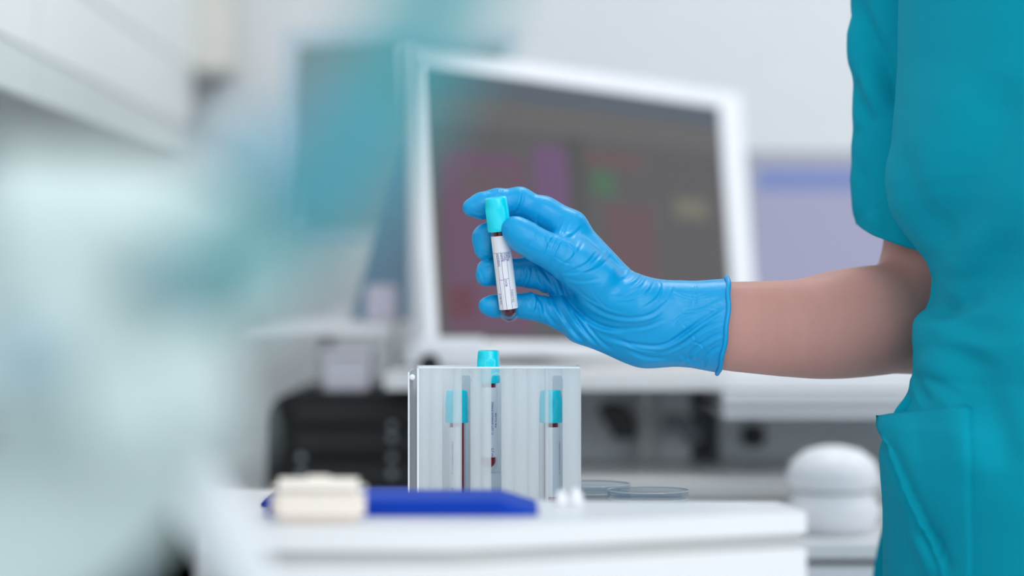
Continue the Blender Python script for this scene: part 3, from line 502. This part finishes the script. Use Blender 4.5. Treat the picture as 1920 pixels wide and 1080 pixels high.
# slack wrinkling of the thin rubber round wrist and cuff
d_ = V[:, 1]; PX = 960+V[:, 0]/(K*d_); PY = 540-(V[:, 2]-EYE)/(K*d_); am = np.clip((PX-1090)/120, 0, 1)
ph = (PX*.62+PY*1.0)/22+1.6*np.sin(PX/47)+1.3*np.sin(PY/31+2); V = V+N*((am*.00010*np.sin(ph)+am*.00012*np.sin((PX*.3-PY)/13+2*np.sin(PX/60)))*1.0)[:, None]
glove = mesh_np('glove', V.astype(np.float32), Fc, M['glove'], None); pin(glove); glove['label'] = 'bright blue nitrile glove'
# rolled cuff bead round the open end
def cuff_pt(a):
    zc = px(0, 610, 1.706).z; r_ = .0342; z = r_*math.cos(a); y = 1.706+r_*.80*math.sin(a); x = px(1358, 0, 1.7).x-.10*(EYE-.0265-(zc+z))-.9*(zc+z-EYE+.0265)**2
    return Vector((x+.0004*math.sin(9*a), y, zc+z))
bm = bmesh.new(); tube_pts(bm, [cuff_pt(a) for a in np.linspace(0, 2*math.pi, 72, endpoint=False)], .0017, 10, True, up=(1, 0, 0)); cb = fin('cuff_bead', bm, M['glove'], None, True); cb.parent = glove
# ---- body: arm, shoulders, neck, trunk as one surface
lo2, hi2, h2 = (.06, 1.36, .64), (.63, 1.88, 1.56), .0042
X, Y, Z = grid(lo2, hi2, h2)
def D(a, b, ra, rb, sy=1.0): return cone_sdf(X, Y, Z, a, b, ra, rb, sy)
p0 = tuple(px(1240, 605, 1.706)); p1 = tuple(px(1368, 612, 1.708)); p2 = tuple(px(1500, 616, 1.73)); p3 = tuple(px(1620, 603, 1.755)); p4 = tuple(px(1735, 596, 1.785)); p5 = tuple(px(1765, 470, 1.79)); p6 = (.345, 1.775, 1.36)
KP = [(*p0, .022), (*px(1300, 608, 1.706), .0285), (*p1, .0316), (*p2, .0355), (*px(1570, 609, 1.745), .0392), (*px(1650, 600, 1.762), .0402), (*p4, .0370)]
DP = [Vector(k_[:3]) for k_ in KP]; SP = smooth_curve(DP, 5); RP = smooth_curve([(k_[3], 0, 0) for k_ in KP], 5); SYs = np.interp(np.arange(len(SP)), [0, 9, 14, len(SP)-1], [.66, .70, .80, .95]); arm = None
for i in range(len(SP)-1):
    g_ = D(tuple(SP[i]), tuple(SP[i+1]), RP[i].x, RP[i+1].x, SYs[i]); arm = g_ if arm is None else np.minimum(arm, g_)
arm = smin(arm, D(p4, p5, .036, .038), .02); arm = smin(arm, D(p5, p6, .038, .046), .02)
sh1 = (.37, 1.755, 1.39); sh2 = (.46, 1.44, 1.39)
body = D(sh1, sh2, .05, .05); body = smin(body, D((.42, 1.64, 1.30), (.42, 1.57, 1.00), .10, .09), .05); body = smin(body, D((.42, 1.57, 1.02), (.43, 1.60, .80), .09, .10), .05)
body = smin(body, D((.42, 1.60, 1.38), (.41, 1.60, 1.55), .055, .05), .03); body = smin(body, D((.50, 1.47, 1.36), (.56, 1.47, 1.12), .042, .036), .02)
hnd = smin(D((.56, 1.47, 1.12), (.565, 1.455, .87), .036, .024), D((.565, 1.455, .86), (.56, 1.45, .79), .024, .026, .6), .02)
for dx_, ln_ in ((-.027, .062), (-.009, .072), (.009, .068), (.026, .052)): hnd = smin(hnd, smin(D((.56+dx_, 1.45, .785), (.558+dx_*1.05, 1.447, .785-ln_*.55), .0088, .0082), D((.558+dx_*1.05, 1.447, .785-ln_*.55), (.556+dx_*1.05, 1.458, .785-ln_), .0082, .0068), .004), .003)
hnd = smin(hnd, smin(D((.545, 1.44, .84), (.522, 1.428, .805), .012, .0100), D((.522, 1.428, .805), (.516, 1.430, .775), .0100, .0080), .004), .006)
G = smin(smin(arm, body, .012), hnd, .02); V, Fc = nets(G, lo2, h2); body_o = mesh_np('body', V, Fc, M['skin'], None); sub = body_o.modifiers.new('smooth', 'SUBSURF'); sub.levels = 1; sub.render_levels = 1; pin(body_o); del G, arm, body, X, Y, Z
# ---- tunic
def interp(tab, y): return np.interp(y, [a for a, b in tab], [b for a, b in tab])
SIL = [(-400, 1720), (-200, 1705), (0, 1690), (120, 1688), (240, 1682), (300, 1679), (340, 1681), (380, 1690), (430, 1712), (480, 1740), (520, 1754), (560, 1750), (600, 1733), (640, 1719), (680, 1721), (710, 1722), (740, 1708), (770, 1688), (800, 1668), (850, 1658), (900, 1656), (960, 1660), (1080, 1660), (1400, 1655)]
th = math.radians(22); A_, B_ = .125, .175; nr, nt_ = 260, 220; verts = []; DS = 1.645
tt = np.linspace(0, 2*math.pi, nt_, endpoint=False); ex = 2/2.4
ca = np.sign(np.cos(tt))*np.abs(np.cos(tt))**ex; sa = np.sign(np.sin(tt))*np.abs(np.sin(tt))**ex
rx = A_*ca*math.cos(th)-B_*sa*math.sin(th); ry = A_*ca*math.sin(th)+B_*sa*math.cos(th)
ys = 1.61; il = rx.argmin(); DS = ys+ry[il]; print('silhouette depth', DS)
V = []
for i in range(nr):
    z = EYE+.33-(.33+.33)*i/(nr-1); py = 540-(z-EYE)/(K*DS); xl = (interp(SIL, py)-960)*K*DS
    sc = 1.0 if z < EYE+.26 else max(.45, math.sqrt(max(0, 1-((z-EYE-.26)/.085)**2)))
    xc = xl-rx.min()
    # keep the far side steady: only the front half follows the outline
    wgt = np.clip((rx.max()-rx)/(rx.max()-rx.min()), 0, 1)**1.0; x = (.4+rx*sc)*(1-wgt)+(xc+rx*sc)*wgt
    V += list(zip(x, ys+ry*sc, np.full(nt_, z)))
V = np.array(V); Fc = np.array([(i*nt_+j, (i+1)*nt_+j, (i+1)*nt_+(j+1) % nt_, i*nt_+(j+1) % nt_) for i in range(nr-1) for j in range(nt_)])
N = vnormals(V, Fc)
if (N[il+nt_*50, 0]) > 0: Fc = Fc[:, ::-1]; N = -N
TF = [([(1700, 480), (1745, 560), (1800, 600), (1900, 640)], 5, 26), ([(1735, 590), (1780, 575), (1840, 560)], 4, 14), ([(1724, 640), (1790, 655), (1880, 700)], 3.5, 22), ([(1880, 130), (1860, 250), (1800, 380), (1780, 470)], 6, 55), ([(1700, 260), (1725, 380), (1790, 470)], 4, 22), ([(1780, 620), (1850, 760), (1900, 900)], 5, 34), ([(1900, 430), (1850, 520), (1790, 560)], 4, 30), ([(1740, 700), (1790, 740), (1830, 770)], 2.5, 10), ([(1730, 980), (1760, 1030), (1775, 1080)], 3, 14), ([(1722, 690), (1730, 730), (1745, 760)], 2.5, 7), ([(1668, 800), (1700, 880), (1745, 985), (1785, 1090)], 4, 14)]
V = crease(V, N, [([p for p in a], b/1000, c) for a, b, c in TF], front=.2)
tun = mesh_np('scrub_top', V.astype(np.float32), Fc, M['scrub'], None); sb = tun.modifiers.new('smooth', 'SUBSURF'); sb.levels = 1; sb.render_levels = 1; pin(tun); tun['label'] = 'teal short sleeved scrub top'
bvh = BVHTree.FromPolygons([tuple(a) for a in V], [tuple(int(k) for k in f) for f in Fc])
def on_top(x, y, off=.003):
    r = px(x, y, 1)-Vector((0, 0, EYE)); r.normalize(); h = bvh.ray_cast(Vector((0, 0, EYE)), r)
    if h[0] is None: return None
    return h[0], h[1] if h[1].dot(r) < 0 else -h[1]
# ---- patch pocket
TOPE = catmull2([(1664, 791), (1700, 776), (1760, 768), (1821, 764)], 10); LE = catmull2([(1664, 791), (1688, 850), (1722, 930), (1760, 1020), (1800, 1130)], 12)
npx, npy = 36, 60; gv = []; last = None
for j in range(npy):
    vj = j/(npy-1)
    for i in range(npx):
        ui = i/(npx-1); top = TOPE[int(ui*(len(TOPE)-1))]; le = LE[int(vj*(len(LE)-1))]; xr_ = 1821+3*vj; yb = le[1]
        x = le[0]+(xr_-le[0])*ui; y = top[1]+(1130-top[1])*vj if True else yb
        y = (top[1])+(1130-top[1])*vj
        hit = None; xx = x
        while hit is None and xx < 1900: hit = on_top(xx, y); xx += 2
        pnt, nn = hit
        if xx-2 > x: pnt = px(x, y, pnt.y)
        off = .0016+.007*max(0, 1-ui*2.6)*max(0, 1-vj*.9)+.0025*math.sin(math.pi*ui)*math.sin(math.pi*min(1, vj*1.5))
        if ui > .97: off = .0004
        if abs(vj-.075) < .009: off -= .0006
        gv.append(pnt+nn*off)
gf = [(j*npx+i, (j+1)*npx+i, (j+1)*npx+i+1, j*npx+i+1) for j in range(npy-1) for i in range(npx-1)]
pk = pydata('patch_pocket', gv, gf, M['scrub'], None, True); so = pk.modifiers.new('cloth', 'SOLIDIFY'); so.thickness = .0014; so.offset = 0; pk.parent = tun
# small folded flap peeking behind the pocket mouth
fl = [(1700, 741), (1716, 760), (1722, 772), (1668, 788), (1680, 765)]; gvf = [px(x, y, 1.652) for x, y in fl]; f2 = pydata('pocket_lining', gvf, [(0, 1, 2, 3, 4)], M['scrub'], None); s2 = f2.modifiers.new('cloth', 'SOLIDIFY'); s2.thickness = .003; f2.parent = tun
# ---- sleeve
SS = [(-400, 1650), (-200, 1612), (0, 1594), (60, 1597), (130, 1608), (200, 1605), (280, 1597), (350, 1598), (400, 1601), (425, 1604), (480, 1612)]
DSL = 1.785; V = []; nr2, n2 = 170, 140; tt = np.linspace(0, 2*math.pi, n2, endpoint=False)
zh = px(0, 440, DSL).z
for i in range(nr2):
    z = zh+(.30-.0)*i/(nr2-1); pyv = 540-(z-EYE)/(K*DSL); xl = (interp(SS, pyv)-960)*K*DSL; w_ = .0485+.03*(i/(nr2-1)); xc = xl+w_; hem = max(0, 1-i/60)
    for a in tt:
        x = xc+w_*math.cos(a); y = DSL+.047*math.sin(a)
        zz_ = z-hem*(.0105*math.cos(a)+.0130*max(0, -math.sin(a))+.0022)
        if i == 14: k_ = .9993
        V.append((x, y, zz_))
for i in range(0): pass
V = np.array(V); Fc = np.array([(i*n2+j, i*n2+(j+1) % n2, (i+1)*n2+(j+1) % n2, (i+1)*n2+j) for i in range(nr2-1) for j in range(n2)]); N = vnormals(V, Fc)
if N[n2*30+n2*3//4, 1] > 0: Fc = Fc[:, ::-1]; N = -N
SFD = [([(1592, -40), (1618, 50), (1640, 100), (1662, 150), (1690, 215)], 8, 20), ([(1610, 130), (1622, 200), (1634, 240)], 3, 10), ([(1640, 380), (1660, 410), (1668, 450)], 1.5, 12), ([(1650, 60), (1672, 140), (1690, 200)], 2.5, 14), ([(1604, 408), (1640, 434), (1690, 447), (1760, 452)], .5, 2.5), ([(1612, 300), (1625, 370), (1622, 420)], 2, 12)]
V = crease(V, N, [(a, b/1000, c) for a, b, c in SFD], front=.3)
slv = mesh_np('sleeve', V.astype(np.float32), Fc, M['scrub'], None); so = slv.modifiers.new('cloth', 'SOLIDIFY'); so.thickness = .0016; so.offset = -1; slv.parent = tun
# near sleeve, trousers, shoes (outside the picture, kept simple)
rod('sleeve', smooth_curve([(.47, 1.50, 1.37), (.52, 1.47, 1.30), (.55, 1.465, 1.20)], 5), [.06]*11, M['scrub'], None, 32).parent = tun
tro = empty('legs_parent', (0, 0, 0)); bpy.data.objects.remove(tro)
bm = bmesh.new()
for yy in (1.53, 1.69): tube_pts(bm, smooth_curve([(.43, yy, .86), (.43, yy, .6), (.42, yy, .35), (.42, yy, .06)], 5), [.095-.0025*k_ for k_ in range(16)], 32)
trs = fin('trousers', bm, M['scrub'], None, True); pin(trs)
for yy in (1.53, 1.69): pin(bx('shoe', .28, .50, yy-.045, yy+.045, 0, .07, M['white'], None, .02, seg=4))
# hanging rear flap of the top, seen beside the slit
fl = [(1657, 985), (1650, 1010), (1640, 1060), (1632, 1140), (1672, 1140), (1664, 1040)]; gvf = [px(x, y, 1.92) for x, y in fl]
f3 = pydata('back_flap', gvf, [(0, 1, 2, 3, 4, 5)], M['scrub'], None); s3 = f3.modifiers.new('cloth', 'SOLIDIFY'); s3.thickness = .004; f3.parent = tun
SC.cycles.max_bounces = 10; SC.cycles.transparent_max_bounces = 24; SC.cycles.caustics_refractive = False; SC.cycles.caustics_reflective = False
